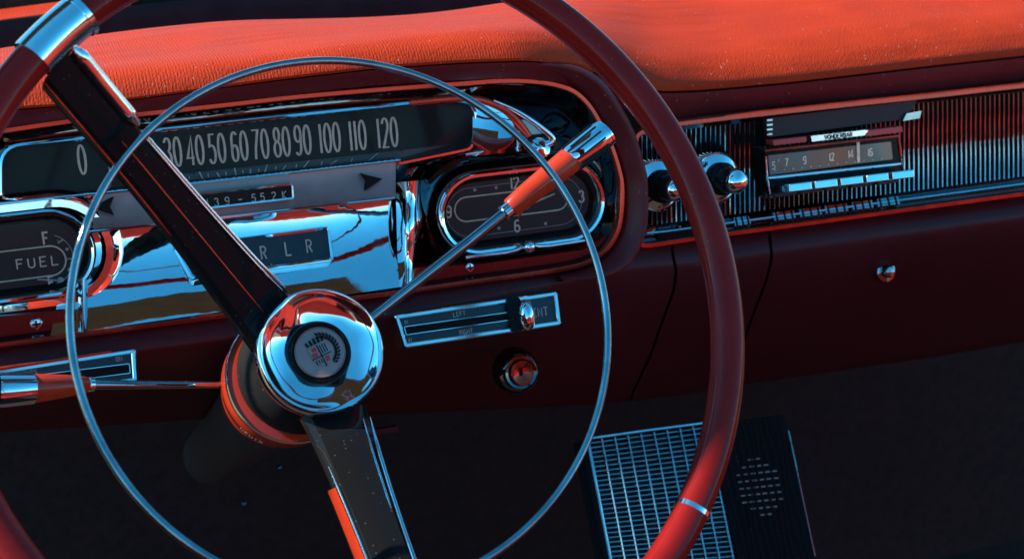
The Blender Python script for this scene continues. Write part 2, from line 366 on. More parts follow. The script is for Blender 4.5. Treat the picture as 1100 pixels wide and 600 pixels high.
BACK = [(-160, 80), (0, 51), (80, 42), (150, 33), (250, 22), (330, 19), (400, 17), (470, 13), (540, 4), (600, -4), (640, -12), (900, -60), (1260, -90)]
xs = [-160 + 10 * k for k in range(143)]
rows = []; frows = []
for x in xs:
    yf = smo(FRONT, x); ny = smo(NOSE, x); ly = smo(LIP, x, 10); r = []; fr_ = []
    lo = at(x, ly, yf + .012); no = at(x, ny, yf)
    fr_.append(at(x, ly, yf + .05)); fr_.append(lo)
    for k in range(1, 8):                      # front face, nearly upright
        t = k / 8 * .8; p = lo.lerp(no, t); p.y -= .003 * math.sin(PI * t); fr_.append(p)
    fr_.append(fr_[-1] + Vector((0, .006, .001)))
    r.append(lo.lerp(no, .75) + Vector((0, .0006, 0))); r.append(lo.lerp(no, .77) + Vector((0, -.0024, 0))); r.append(lo.lerp(no, .88) + Vector((0, -.0022, 0))); r.append(no)
    by = smo(BACK, x, 30); yb = yf + .20
    bk = at(x, by, yb)
    for k in range(1, 31):                     # rounded nose, then the long top running up to the windscreen
        t = (k / 30) ** 1.7; p = no.lerp(bk, t)
        p.z += .015 * (1 - math.exp(-t * .2 / .009)) * (1 - t) + .0012 * math.sin(x * .013 + 6 * t) * min(1, t * 8); r.append(p)
    for k in range(1, 4):                      # rolls over into the trough
        q = bk + Vector((0, .012 * k, -.006 * k * k)); r.append(q)
    rows.append(r); frows.append(fr_)
part('pad_front', grid(frows), 'front', db, label='smooth front edge of the padded top with its shade coloured in')
part('pad', grid(rows), 'pad', db)
# trough behind the pad and the lit roll beyond it
rows = []
for x in xs:
    by = smo(BACK, x, 30); yb = smo(FRONT, x) + .20; b = at(x, by, yb)
    rows.append([b + Vector((0, .02, -.05)), b + Vector((0, .05, -.045)), b + Vector((0, .10, .012)), b + Vector((0, .13, .022))])
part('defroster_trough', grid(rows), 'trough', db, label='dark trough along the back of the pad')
rows = []
for k in range(13):
    x = -160 + 300 * k / 12; r = []
    for j in range(9):
        t = j / 8; r.append(at(x, 26 - x * .13 - 14 * t + (4 * math.sin(PI * t)), .30 + .06 * t) )
    rows.append(r)
part('cowl_roll', grid(rows), 'pad', db, label='sunlit red roll below the windscreen', solid=.003)
rows = []
# fascia rows below the instruments and radio
TOPF = [(-160, 395), (0, 371), (242, 339), (453, 310), (629, 284), (660, 268), (678, 262), (693, 264), (1000, 222), (1100, 209), (1260, 188)]
BEND = [(-160, 420), (0, 397), (430, 338), (620, 300), (680, 287), (760, 282), (830, 271), (1000, 247), (1100, 233), (1260, 210)]
BOT = [(-160, 482), (0, 462), (300, 443), (400, 444), (520, 438), (650, 432), (720, 425), (810, 410), (1000, 383), (1100, 366), (1260, 345)]
def fas(x, t):
    a, b, c = smo(TOPF, x, 6), smo(BEND, x), smo(BOT, x)
    yt = .004 + smo(FRONT, x) * .55
    if t < .12: u = t / .12; py = a + (b - a) * u; y = yt - .012 * math.sin(u * PI / 2)
    else: u = (t - .12) / .88; py = b + (c - b) * u; y = yt - .012 + .14 * u ** 1.6
    return at(x, py, y)
TT = [0, .02, .05, .08, .10, .115, .13, .15, .18, .22, .3, .4, .5, .6, .7, .78, .84, .9, .95, 1]
def fpiece(name, xl, xr, nx, label=None, m='fascia', par=None):
    rows = []
    for i in range(nx + 1):
        r = []
        for t in TT:
            a, b = xl(t), xr(t); x = a + (b - a) * i / nx; r.append(fas(x, t))
        e = r[-1]; r += [e + Vector((0, .01, -.004)), e + Vector((0, .04, -.006)), e + Vector((0, .10, .0))]
        rows.append(r)
    # returned edges at both sides so the seams read as gaps
    rows = [[p + Vector((.0008, .008, 0)) for p in rows[0]]] + rows + [[p + Vector((-.0008, .008, 0)) for p in rows[-1]]]
    return part(name, grid(rows), m, par or db, label)
S1 = [(0, 722), (.1, 723), (.13, 727), (.3, 724), (.5, 711), (.7, 700), (1, 676)]
S2 = [(0, 826), (.1, 828), (.13, 830), (.3, 824), (.5, 811), (.72, 798), (1, 780)]
s1 = lambda t: smo(S1, t, .04); s2 = lambda t: smo(S2, t, .04)
fpiece('fascia', lambda t: -160, lambda t: s1(t) - 1.6, 90)
fpiece('ashtray_door', lambda t: s1(t) + 1.6, lambda t: s2(t) - 1.6, 14)
gd = fpiece('glovebox_door', lambda t: s2(t) + 1.6, lambda t: 1260, 40)
rows = [[fas(x, t) + Vector((0, .014, 0)) for t in TT] for x in (660, 700, 740, 790, 840)]
part('seam_backing', grid(rows), 'matte', db)
p = fas(950, .36)
part('lock_button', lathe(p, (0, -1, .1), [(.0085, -.006), (.0095, .001), (.0088, .003), (.0055, .0035), (.0052, .008), (.004, .0095), (0, .010)], 32), 'ring', gd, label='small round chrome glovebox lock')
# lip rows under the fascia: bracket and screw heads
# hood roll wrapping the right end of the instrument cluster
HT = [(470, 83), (520, 80), (560, 79), (592, 82), (616, 91), (634, 107), (649, 129), (661, 152), (671, 184), (674, 203), (673, 238), (665, 262), (650, 280), (625, 291), (600, 296)]
ho = ap(HT, -.03, 6)
def hoodprof(k, n):
    t = k / n; w = .030 * min(1, t / .3 + .15) * min(1, (1 - t) / .25 + .2)
    return w
P = [Vector(q) for q in ho]; rows = []
for i, q in enumerate(P):
    a = P[max(i - 1, 0)]; b = P[min(i + 1, len(P) - 1)]; tt = (b - a).normalized(); nn = Vector((-tt.y, tt.x)) # left of travel
    wv = .026 * min(1, .25 + i / len(P) * 2.2) * (1 if i < len(P) * .8 else max(.25, (len(P) - i) / (len(P) * .2)))
    r = []
    for k in range(15):
        s = k / 14; o = wv * s; yy = -.026 - .013 * math.sin(PI * min(1, s * 1.15)) + .05 * max(0, s - .5) ** 1.5 * 1.6
        r.append(Vector((q.x + nn.x * o, yy, q.y + nn.y * o)))
    r.append(r[-1] + Vector((nn.x * .008, .05, nn.y * .008)))
    r.insert(0, r[0] + Vector((0, .03, 0))); rows.append(r)
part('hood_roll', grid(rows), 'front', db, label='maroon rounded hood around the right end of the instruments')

# ------------------------------------------------------------------ instrument cluster
ic = thing('instrument_cluster', 'wide chrome instrument cluster with the numbered speedometer', 'instrument panel', at(300, 330, .03))
OUT = [(-120, 158), (0, 141), (84, 129), (147, 123), (240, 113), (320, 104), (400, 97), (480, 91), (540, 87), (576, 88), (600, 92), (618, 99), (633, 113), (646, 134), (657, 156), (666, 184), (669, 205), (667, 238), (659, 259), (644, 275), (620, 286), (567, 295), (500, 304), (430, 314), (242, 339), (100, 358), (0, 371), (-120, 387)]
outl = ap(OUT, -.024, 5, True)
part('outer_bead', sweep(ap(OUT, -.028, 5, True), [(-.0024, -.022), (-.0019, -.0278), (-.0013, -.0284), (.0013, -.0280), (.0019, -.0272), (.0024, -.022)], dip=.22), 'reflection_redtrim', ic, label='thin outline bead around the cluster, tinted with red reflections')
part('housing', sweep(outl, [(-.003, -.026), (-.006, -.018), (-.010, -.006), (-.017, .004), (-.028, .012), (-.034, .014)]), 'darkchrome', ic)
part('back_panel', plate(ap(OUT, .012, 5, True), .0125, .003), 'darkchrome', ic, smooth=False)
# speedometer window
yS = -.002
SW = [(4, 160), (462, 111), (507, 113), (507, 156), (428, 172), (210, 196), (120, 206), (4, 212)]
swl = rounded(ap(SW, yS), [.012, .02, .010, .008, .004, .004, .004, .004])
sp = part('speedometer', plate(swl, yS + .002, .004), 'face', ic, smooth=False, label='black speedometer face')
part('window_frame', sweep(swl, [(-.0005, yS + .003), (.0, yS - .003), (.0012, yS - .0045), (.003, yS - .004), (.0045, yS + .0), (.009, yS + .010)]), 'chrome', sp)
part('window_glass', plate([(x, z) for x, z in swl], yS - .0012, .0006), 'glass', sp, smooth=False)
NUM = [('0', 88, 171.5), ('10', 122, 168), ('20', 158, 165), ('30', 185.5, 163.5), ('40', 209.5, 161.5), ('50', 233, 159.5), ('60', 257, 157), ('70', 279.5, 155), ('80', 302.5, 152.5), ('90', 325, 150.5), ('100', 354, 148), ('110', 384, 145.5), ('120', 416, 142.5)]
def num(s, px, py):
    y = yS + .0012; c = at(px, py, y); H = (at(px, py - 16.3, y) - at(px, py + 16.3, y)).z
    wd = .0055; ad = .0066; n1 = s.count('1'); ws = [(.0036 if ch == '1' else ad) for ch in s]; tot = sum(ws) - (ad - wd); x = c.x - tot / 2; ds = []
    for ch, a in zip(s, ws):
        ox = x - (wd - .0024) / 2 if ch == '1' else x
        ds.append(glyph(ch, lambda u, v, ox=ox: Vector((ox + u, y, c.z - H / 2 + v)), wd, H, .00085, .00055)); x += a
    return join(*ds)
part('numerals', join(*[num(*a) for a in NUM]), 'numer', sp, smooth=False)
# graduated lower strip of the speedometer
y = yS + .0012
part('scale_strip', plate(ap([(150, 192), (428, 162), (480, 156), (428, 170.5), (210, 194.5), (150, 201)], y), y + .0002, .0005), 'slot', sp, smooth=False)
tk = []
for i, (x0, x1) in enumerate([(134, 137), (155, 158), (172, 175), (193, 195), (214, 218), (233, 236), (252, 253.5), (269, 269), (287, 284.5), (307, 303.5), (332, 326), (362, 354.5), (406, 396)]):
    m = (x0 + x1) / 2; yb = 196 - (m - 210) * .108; a = at(x0, yb - 11 + (3 if i % 2 else 0), y); b = at(x1, yb - 3, y); w_ = Vector((.0005, 0, 0))
    a.y = b.y = y - .0002; tk.append(([a - w_, a + w_, b + w_, b - w_], [(0, 1, 2, 3)]))
for x0 in (165, 184, 204, 224, 243, 261, 278, 296, 318, 345, 377):
    yb = 196 - (x0 - 210) * .108; a = at(x0 + (x0 - 270) * .015, yb - 8, y - .0002); b = at(x0, yb - 4, y - .0002); w_ = Vector((.0003, 0, 0)); tk.append(([a - w_, a + w_, b + w_, b - w_], [(0, 1, 2, 3)]))
part('scale_ticks', join(*tk), 'dimnum', sp, smooth=False)
# silver band with odometer and arrows
yB = -.005
bl = rounded(ap([(70, 214), (210, 199), (428, 174), (443, 172), (424, 213), (300, 227), (107, 248), (84, 250)], yB), .002)
sb = part('silver_band', join(grid([[at(x, 197.5 - (x - 210) * .108 + (38.5 + 0 * x) * t, yB - .003 - .010 * t * t) for t in [k / 10 for k in range(11)]] for x in list(range(100, 421, 6)) + [425]])), 'silver', ic, label='pinkish brushed metal band under the speedometer')
part('band_end', grid([[at(425 + 17 * (1 - t) * u, 174 + 39 * t - 1.5 * u, yB - .003 - .010 * t * t + .008 * u) for t in [k / 8 for k in range(9)]] for u in (0, .33, .66, 1)]), 'darkchrome', sb)
part('top_line', tube([at(-60, 225, yB - .006), at(120, 206, yB - .006), at(210, 196.5, yB - .006), at(320, 184.5, yB - .006), at(430, 172, yB - .006)], .0011, 8), 'keys', sb)
part('bottom_line', tube([at(84, 250, yB - .014), at(210, 236.5, yB - .014), at(424, 212.5, yB - .014)], .0011, 8), 'chrome', sb)
yo = yB - .012
ow = rounded(ap([(208, 210), (313, 198.5), (314, 212), (210, 224)], yo), .001)
od = part('odometer_window', plate(ow, yo, .004), 'face', sb, smooth=False)
part('odometer_frame', sweep(ow, [(-.0004, yo + .001), (-.0002, yo - .0012), (.0010, yo - .0014), (.0014, yo + .004)]), 'chrome2', od)
for i, (s, x) in enumerate([('4', 212), ('4', 222), ('3', 232.5), ('9', 244), ('-', 258), ('5', 272.5), ('5', 282), ('2', 294), ('K', 305.5)]):
    part('digit', text(s, x, 217.5 - (x - 228) * .108, 8.4, yo - .0004, .62, pen=.07), 'dimnum', od, smooth=False)
def arrow(cx, cy, s):
    y = yB - .0105; c = at(cx, cy, y); k = .00072
    pts = [(-16 * s, 1), (-4 * s, -5), (4 * s, -9), (1 * s, 0), (6 * s, 9), (-4 * s, 5)] if True else []
    q = [(c.x + a * k * 1.0 * 1, c.z + b * k) for a, b in pts]
    q = q if s > 0 else q[::-1]
    return plate(q, y, .006)
part('turn_arrow', arrow(395, 195, -1), 'matte', sb, label='black right turn arrow', bevel=.0006)
part('turn_arrow', arrow(117, 222, 1), 'matte', sb, label='black left turn arrow', bevel=.0006)
# polished cove below the band
def cove_y(t):                                      # integrate the slope from top to bottom
    y = 0; n = 40; h = .078
    for k in range(int(t * n)):
        a = -4 + 42 * (k / n) ** .85; y -= math.tan(R(a)) * h / n
    return y
cy0 = .000
rows = []
for i in range(61):
    s = i / 60; r = []
    for k in range(21):
        t = k / 20; xl = 107 - 23 * t - 30; xr = 420 + 11 * t; x = xl + (xr - xl) * s
        yt = 249 - (x - 100) * .1135; yb = 357.5 - (x - 84) * .1250
        r.append(at(x, yt + (yb - yt) * t, cy0 + cove_y(t) - .0012 * math.sin(s * 9 + 1.5) * (1 - t)))
    rows.append(r)
cv = part('polished_cove', grid(rows), 'chrome', ic, label='polished chrome cove mirroring blue sky')
part('cove_edge', tube([at(60, 360.5, cy0 + cove_y(1)), at(250, 337.5, cy0 + cove_y(1)), at(431, 314.5, cy0 + cove_y(1))], .0012, 8), 'reflection_redtrim', cv)
# gear position window
yg = -.0085
gw = rounded(ap([(190, 267), (352, 246.5), (354, 278), (206, 297)], yg), .0015)
g = part('gear_indicator', plate(gw, yg - .001, .008), 'slot', ic, smooth=False, label='dark gear position window')
part('gear_window_frame', sweep(gw, [(-.0008, yg - .0005), (-.0004, yg - .004), (.0012, yg - .0045), (.0022, yg - .002), (.0026, yg + .006)]), 'chrome', g)
part('gear_letters', join(text('N', 246, 279, 14, yg - .0016, .5), text('D', 266, 276, 14, yg - .0016, .5), text('R', 283, 272, 14, yg - .0016, .5), text('.', 290, 278, 14, yg - .0016, .5), text('L', 309.5, 267.5, 15, yg - .0016, .5), text('R', 332, 265, 14, yg - .0016, .5)), 'dimnum', g, smooth=False)
piv = at(275, 272, yg)
for o in [g] + list(g.children_recursive):
    for v in o.data.vertices: v.co = Matrix.Rotation(R(-16), 3, 'X') @ (v.co + ic.location - piv) + piv - ic.location
# chrome end cap right of the speedometer window
rows = []
for i in range(15):
    s = i / 14; r = []
    for k in range(13):
        t = k / 12; x = 508 + 62 * s + 8 * s * t
        ytop = 110 + 44 * s ** 2.0; ybot = 168 - 8 * s
        r.append(at(x, ytop + (ybot - ytop) * t, -.004 - .012 * math.sin(PI * s * .6) - .016 * t * t))
    rows.append(r)
part('end_cap', grid(rows), 'chrome', ic, label='bright chrome cap at the right end of the speedometer')
part('end_cap_bead', tube([at(a, b, -.018) for a, b in spl([(462, 107, 0), (500, 105, 0), (530, 112, 0), (552, 126, 0), (570, 148, 0), (590, 156, 0)], 6) for a, b in [(a, b)]] if False else [at(q.x, q.y, -.018) for q in spl([(440, 110), (500, 105.5), (530, 112), (552, 126), (568, 146)], 6)], .0028, 10), 'reflection_redtrim', ic, label='chrome bead over the end cap, tinted with a red reflection')
part('end_fin', tube([at(q.x, q.y, -.020) for q in spl([(530, 108), (556, 120), (580, 136), (594, 150), (580, 157), (556, 158), (500, 166)], 6)], [.0012 + .0018 * math.sin(PI * k / 36) for k in range(37)], 10), 'chrome', ic)
# cowls around the two round-ended gauges
A, B = (at(513, 228, 0), at(606, 215, 0))
ca, cb2 = (A.x, A.z), (B.x, B.z)
def sc2(a, b, y): p, q = at(*a, y), at(*b, y); return (p.x, p.z), (q.x, q.z)
part('clock_cowl', sweep(stadium(*sc2((512, 229), (606, 217), -.01), .0300), [(.022, .012), (.0205, .004), (.016, -.006), (.010, -.010), (.004, -.006), (.0, .004)]), 'darkchrome', ic, label='dark polished cowl around the clock')
part('gauge_cowl', sweep(stadium(*sc2((-60, 286), (63, 271), -.012), .0285), [(.016, .012), (.016, .002), (.014, -.006), (.008, -.012), (.003, -.012), (.0, .002)]), 'chrome', ic, label='chrome cowl around the fuel gauge')
# bulged chrome column between the cove and the clock
rows = []
for k in range(17):
    t = k / 16; yy = 196 + 118 * t; r = []
    for j in range(11):
        s = j / 10; wdt = 14 + 14 * math.sin(PI * min(1, t * .9)) ; x = 425 + 3 * t + 34 * s * (1 - .35 * t) ; r.append(at(x, yy - 3 * s, -.006 - .016 * math.sin(PI * s) - .012 * t + .003 * math.sin(t * 11)))
    rows.append(r)
part('chrome_column', grid(rows), 'chrome', ic)
rows = []
for k in range(9):
    t = k / 8; yy = 338 + 22 * t - 0; r = []
    for j in range(7): s = j / 6; r.append(at(84 + 10 * s, 300 + 57 * t, -.032 - .008 * math.sin(PI * s)))
    rows.append(r)
part('cove_end_post', grid(rows), 'chrome2', ic)
# lower painted strips with screws
yp = -.020
part('lower_strip', plate(rounded(ap([(440, 288), (520, 283), (628, 268), (655, 250), (662, 254), (645, 272), (620, 283), (455, 305), (440, 307)], yp), .002), yp, .02), 'rim', ic, smooth=False, label='glossy red strip under the clock')
part('lower_strip', plate(rounded(ap([(-40, 343), (70, 333), (82, 336), (82, 357), (-40, 373)], yp), .002), yp, .02), 'rim', ic, smooth=False, label='glossy red strip under the fuel gauge')
def screw(px, py, y, r, par):
    c = at(px, py, y); s = part('screw', lathe(c, (0, -1, 0), [(r, 0), (r, .0006), (r * .8, .0016), (0, .002)], 24), 'chrome2', par)
    part('cross_slot', join(box(c + Vector((0, -.002, 0)), (r * 1.2, .0006, r * .28)), box(c + Vector((0, -.0021, 0)), (r * .28, .0006, r * 1.2))), 'matte', s, smooth=False)
screw(504.5, 287, yp, .0036, ic); screw(39, 347.5, yp, .0042, ic)
# small turned emblem pin on the shelf above the clock
part('shelf_pin', lathe(at(580, 159, -.022), (0, -1, .3), [(.008, 0), (.006, .001), (.003, .0016), (.002, .0026), (0, .003)], 24), 'chrome', ic)

# ------------------------------------------------------------------ clock
ck = thing('clock', 'oval dashboard clock with brown face reading twelve, three, six and nine', 'clock', at(560, 265, 0))
yc = -.012
sa = sc2((513, 229), (608, 217), yc)
part('bezel', sweep(stadium(*sa, .0262), [(-.0006, yc + .008), (.0, yc - .001), (.0015, yc - .005), (.0035, yc - .0055), (.0055, yc - .0025), (.0062, yc + .004)]), 'chrome', ck)
part('inner_rim', sweep(stadium(*sa, .0250), [(-.0032, yc + .009), (-.0010, yc + .003), (.0014, yc + .001)]), 'black', ck)
part('dial', plate(stadium(*sa, .0256), yc + .008, .003), 'brownface', ck, smooth=False)
yd = yc + .0072
part('glass', plate(stadium(*sa, .0240), yc + .003, .0006), 'glass', ck, smooth=False)
for a in (('12', 553, 196.5), ('3', 624.5, 211), ('6', 555.5, 242.5), ('9', 482, 227.5)): part('numeral', text(a[0], a[1], a[2], 12.5, yd, .55, pen=.075), 'numer', ck, smooth=False)
part('oval_line', bead(stadium(*sc2((501, 224.8), (598, 213), yd), .0092), yd, .0006, seg=6), 'numer', ck)
part('track_line', bead(stadium(*sc2((505, 228), (601, 216), yd), .0185), yd, .0002, seg=6), 'dimnum', ck)
for a, b in [(510, 204), (533, 201.5), (600, 193), (536, 245), (586, 240)]: part('hour_dot', lathe(at(a, b, yd + .0002), (0, -1, 0), [(.0012, 0), (.0012, .0003), (0, .0004)], 12), 'dimnum', ck)
part('hour_hand', tube([at(565, 221, yd - .0012), at(556, 235, yd - .0012)], [.0010, .0006], 8), 'redpaint', ck)
part('minute_hand', tube([at(565, 221, yd - .0018), at(596, 208, yd - .0018)], [.0010, .0004], 8), 'numer', ck)
part('centre_cap', lathe(at(565, 221, yd), (0, -1, 0), [(.0022, 0), (.002, .0022), (0, .0028)], 20), 'numer', ck)
c = at(567, 264.5, -.024)
part('bottom_trim', tube([at(500, 276.5, -.018), at(545, 271, -.018), at(556, 268, -.020), at(567, 262, -.022), at(578, 264.5, -.020), at(590, 264, -.018), at(630, 258, -.018)], .0016, 10), 'chrome', ck)
part('setting_knob', lathe(c, (0, -1, .05), [(.0025, -.012), (.0025, 0), (.0045, .001), (.0050, .004), (.004, .0065), (.002, .008), (0, .0083)], 32), 'chrome', ck, label='small round chrome setting knob')

# ------------------------------------------------------------------ fuel gauge
fg = thing('fuel_gauge', 'oval fuel gauge with brown face marked F and E at the far left', 'gauge', at(30, 330, 0))
yf = -.014
sa = sc2((-60, 286), (54, 272), yf)
part('bezel', sweep(stadium(*sa, .0258), [(-.0006, yf + .008), (.0, yf - .001), (.0012, yf - .0045), (.0028, yf - .005), (.0042, yf - .0025), (.0048, yf + .004)]), 'chrome', fg)
part('dial', plate(stadium(*sa, .0262), yf + .008, .003), 'brownface', fg, smooth=False)
part('inner_rim', sweep(stadium(*sa, .0256), [(-.0042, yf + .009), (-.0010, yf + .003), (.0014, yf + .001)]), 'black', fg)
part('glass', plate(stadium(*sa, .0240), yf + .003, .0006), 'glass', fg, smooth=False)
yd = yf + .0072
part('lettering', join(text('FUEL', 40, 281.5, 10.5, yd, .8, .42, .07), text('F', 49, 256, 13.5, yd, .5, pen=.08), text('E', 55, 303, 13, yd, .5, pen=.08)), 'numer', fg, smooth=False)
part('oval_line', bead(stadium(*sc2((-60, 294), (54, 280), yd), .0103), yd, .0006, seg=6), 'numer', fg)
arc = [at(52 + 27 * math.cos(R(a)), 279 - 27 * math.sin(R(a)), yd) for a in range(-75, 80, 8)]
part('scale_arc', tube(arc, .0003, 6), 'dimnum', fg)
part('scale_dots', join(*[lathe(at(a, b, yd + .0002), (0, -1, 0), [(r, 0), (r, .0003), (0, .0004)], 14) for a, b, r in [(72, 267.5, .0011), (74.5, 289.5, .0013), (65, 301, .0024), (62, 258, .0004)]]), 'dimnum', fg)
part('scale_ticks', join(tube([at(72, 278, yd), at(80, 277.5, yd)], .0005, 6), tube([at(62, 261, yd), at(68, 257, yd)], .0005, 6)), 'dimnum', fg)
part('pointer', tube([at(40, 300, yd - .001), at(64, 301, yd - .001)], .0006, 6), 'dimnum', fg)

# ------------------------------------------------------------------ slide switches under the cluster
def slide(name, label, quad, knob, words, strength):
    t = thing(name, label, 'slide switch', at(sum(q[0] for q in quad) / 4, max(q[1] for q in quad) + 2, -.03), 'slide switches under the cluster')
    y = -.040; o = rounded(ap(quad, y), .0025)
    part('frame', sweep(o, [(-.0035, y + .002), (-.0032, y - .001), (-.0026, y - .0016), (-.0008, y - .0016), (.0, y - .0008), (.0004, y + .004), (.001, y + .02)]), 'keys', t)
    part('plate', plate(rounded(ap(quad, y + .001), .0025), y + .001, .003), 'slot', t, smooth=False)
    for w_ in words:
        part('lettering', text(w_[0], w_[1], w_[2], w_[3], y + .0004, .6, .2, .07), 'dimnum', t, smooth=False)
    return t, y
t1, y = slide('slide_switch', 'chrome framed slide switch with its knob at the right', [(424, 339), (600, 313.5), (601.5, 349), (433, 374)], None,
   [('LEFT', 494, 337.5, 5), ('RIGHT', 500, 356.5, 5), ('IN', 437, 346.5, 4.5), ('IN', 440, 365.5, 4.5), ('GENT', 577, 336, 9)], 1)
so_ = rounded(ap([(434.5, 351.5), (546, 336), (548, 344), (436, 360)], y), .001)
part('slot', plate(so_, y + .0002, .001), 'matte', t1, smooth=False); part('slot_line', bead(so_, y - .0002, .0005, seg=6), 'keys', t1)
c = at(563, 339, y)
kn = part('knob', lathe(c, (0, -1, 0), [(.0095, 0), (.0105, .004), (.0100, .008), (.007, .011), (.0035, .0125), (0, .013)], 32), 'chrome', t1, label='chrome slide knob')
for v in kn.data.vertices: v.co.x = (v.co.x - (c.x - t1.location.x)) * .62 + (c.x - t1.location.x); v.co.z = (v.co.z - (c.z - t1.location.z)) * 1.15 + (c.z - t1.location.z)
part('knob_shoe', plate(rounded(ap([(545, 322), (560, 320), (562, 356), (548, 358)], y - .003), .003), y - .003, .004), 'black', t1)
def lean(root, deg, piv):
    b = Vector(root.location); q = Matrix.Rotation(R(deg), 3, 'X')
    for o in root.children_recursive:
        for v in o.data.vertices: v.co = q @ (v.co + b - piv) + piv - b
lean(t1, -13, at(512, 345, -.038))
t2, y = slide('slide_switch', 'chrome framed slide switch at the left behind the signal lever', [(-40, 404), (146, 375), (148, 410), (-32, 440)], None,
   [('LIGHTS', 30, 401, 5), ('ON', 128, 386, 5)], 0)
so_ = rounded(ap([(-20, 411), (139, 391), (140, 401), (-18, 421)], y), .001)
part('slot', plate(so_, y + .0002, .001), 'matte', t2, smooth=False); part('slot_line', bead(so_, y - .0002, .0005, seg=6), 'keys', t2)
part('top_glint', tube([at(-40, 403, y - .001), at(120, 379, y - .001)], .0012, 8), 'reflection_redtrim', t2)
lean(t2, -13, at(60, 407, -.038))

# ------------------------------------------------------------------ ignition lock
ig = thing('ignition_lock', 'round chrome ignition lock below the slide switch', 'ignition lock', at(561, 420, -.02))
c = at(558, 399, -.025)
part('bezel', lathe(c, (.0, -1, .1), [(.018, -.012), (.0165, -.002), (.0145, .003), (.0125, .0045), (.0105, .004), (.0098, .0)], 48, False), 'darkchrome', ig)
part('barrel', lathe(c + Vector((.001, 0, -.001)), (.05, -1, .15), [(.0098, -.004), (.0096, .004), (.0086, .0048), (.004, .0012), (0, .0006)], 40), 'reflection_redtrim', ig, label='reddish metal key barrel')
part('keyhole', box(c + Vector((.0012, -.0016, 0)), (.0016, .001, .005)), 'matte', ig, smooth=False)

# ------------------------------------------------------------------ ribbed passenger panel
rp = thing('ribbed_panel', 'ribbed metal panel across the passenger side with reflection tinted outline bead', 'trim panel', at(900, 250, .03))
TOPR = [(686, 139), (735, 133), (900, 114.5), (1000, 104), (1100, 93), (1260, 76)]
BOTR = [(682, 263), (693, 264), (1000, 222.5), (1100, 209), (1260, 187)]
def rib_at(x, t, o=0.0):           # concave from top (t=0) to bottom (t=1)
    a, b = lin(TOPR, x), lin(BOTR, x) + 0
    y = .004 + .016 * math.sin(PI * min(1, max(0, (t * 1.0)))) ** .9 + .0 - o
    y -= .006 * t
    return at(x, a + (b - a) * t, y)
rows = []
x = 683.0; ds = []
while x < 1180:
    st_ = 5.3 - (x - 690) * .0006; rr = []
    for f_, o in ((0, -.0004), (.02, .0012), (.14, .0020), (.26, .0022), (.38, .0020), (.50, .0012), (.52, -.0004)):
        rr.append([rib_at(x + f_ * st_, .03 + .80 * k / 20, o) for k in range(21)])
    ds.append(grid(rr)); x += st_
part('rib_backing', grid([[rib_at(q, .02 + .82 * k / 20, .0) for k in range(21)] for q in range(681, 1190, 12)]), 'matte', rp)
part('ribs', join(*ds), 'rib', rp, label='closely spaced upright metal ribs')
rows = []
if 0: pass
rows = [[rib_at(x, t, -.0002 * 0) for t in (.80, .83, .86, .9, .94, .97, 1.0)] for x in range(683, 1190, 8)]
part('lower_shelf', grid([[p + Vector((0, -.004 * min(1, k / 2), 0)) for k, p in enumerate(r)] for r in rows]), 'darkchrome', rp)
part('upper_shelf', grid([[rib_at(x, t) + Vector((0, -.003, 0)) for t in (0, .02, .045)] for x in range(683, 1190, 8)]), 'darkchrome', rp)
FR = [(735, 132.5), (900, 114), (1000, 103.5), (1100, 92.5), (1260, 76), (1260, 187), (1100, 208.5), (1000, 222), (850, 242.5), (760, 254.5), (700, 263.5), (689, 262), (681, 254), (679, 240), (681, 200), (683, 160), (690, 142)]
part('outline_bead', sweep(ap(FR, -.010, 5, True), [(-.0026, .004), (-.0020, -.0098), (-.0014, -.0104), (.0014, -.0100), (.0020, -.0092), (.0026, .004)], dip=.10), 'reflection_redtrim', rp, label='thin bead around the ribbed panel, tinted with red reflections')
part('lower_rod', tube([rib_at(x, .885) + Vector((0, -.008, 0)) for x in range(690, 1180, 20)], .0013, 8), 'chrome2', rp)
# smoky vent flap over the radio
vf = part('vent_flap', plate(rounded(ap([(822, 127), (986, 107), (975, 128), (826, 148)], -.004), .002), -.004, .006), 'brownface', rp, label='smoky vent flap above the radio', bevel=.001)
part('flap_clip', join(*[box(at(826, 129 + 5 * k, -.006), (.0050, .003, .0014)) for k in range(4)]), 'ring', vf, smooth=False)
part('flap_clip', plate(ap([(974, 122), (990, 119), (988, 127), (970, 130)], -.007), -.007, .004), 'ring', vf)
# row of small key caps in the shelf below the radio
for x0, x1 in [(783, 801), (825, 849), (853, 877), (880, 905), (909, 932), (936, 960)]:
    m_ = (x0 + x1) / 2; c = rib_at(m_, .885) + Vector((0, -.007, 0)); wd = (at(x1, 220, 0) - at(x0, 220, 0)).x
    k = part('key_cap', box(c, (wd, .004, .0080), Matrix.Rotation(R(-24), 3, 'X')), 'ring', rp, bevel=.0012)
    part('key_rib', join(*[box(c + Vector((wd * q, -.0024, .0004)), (.0010, .0010, .0070), Matrix.Rotation(R(-24), 3, 'X')) for q in (-.36, .0, .33)]), 'matte', k, smooth=False)
part('end_vent', plate(rounded(ap([(706, 248), (748, 243), (750, 252), (708, 258)], -.004), .001), -.004, .004), 'black', rp)

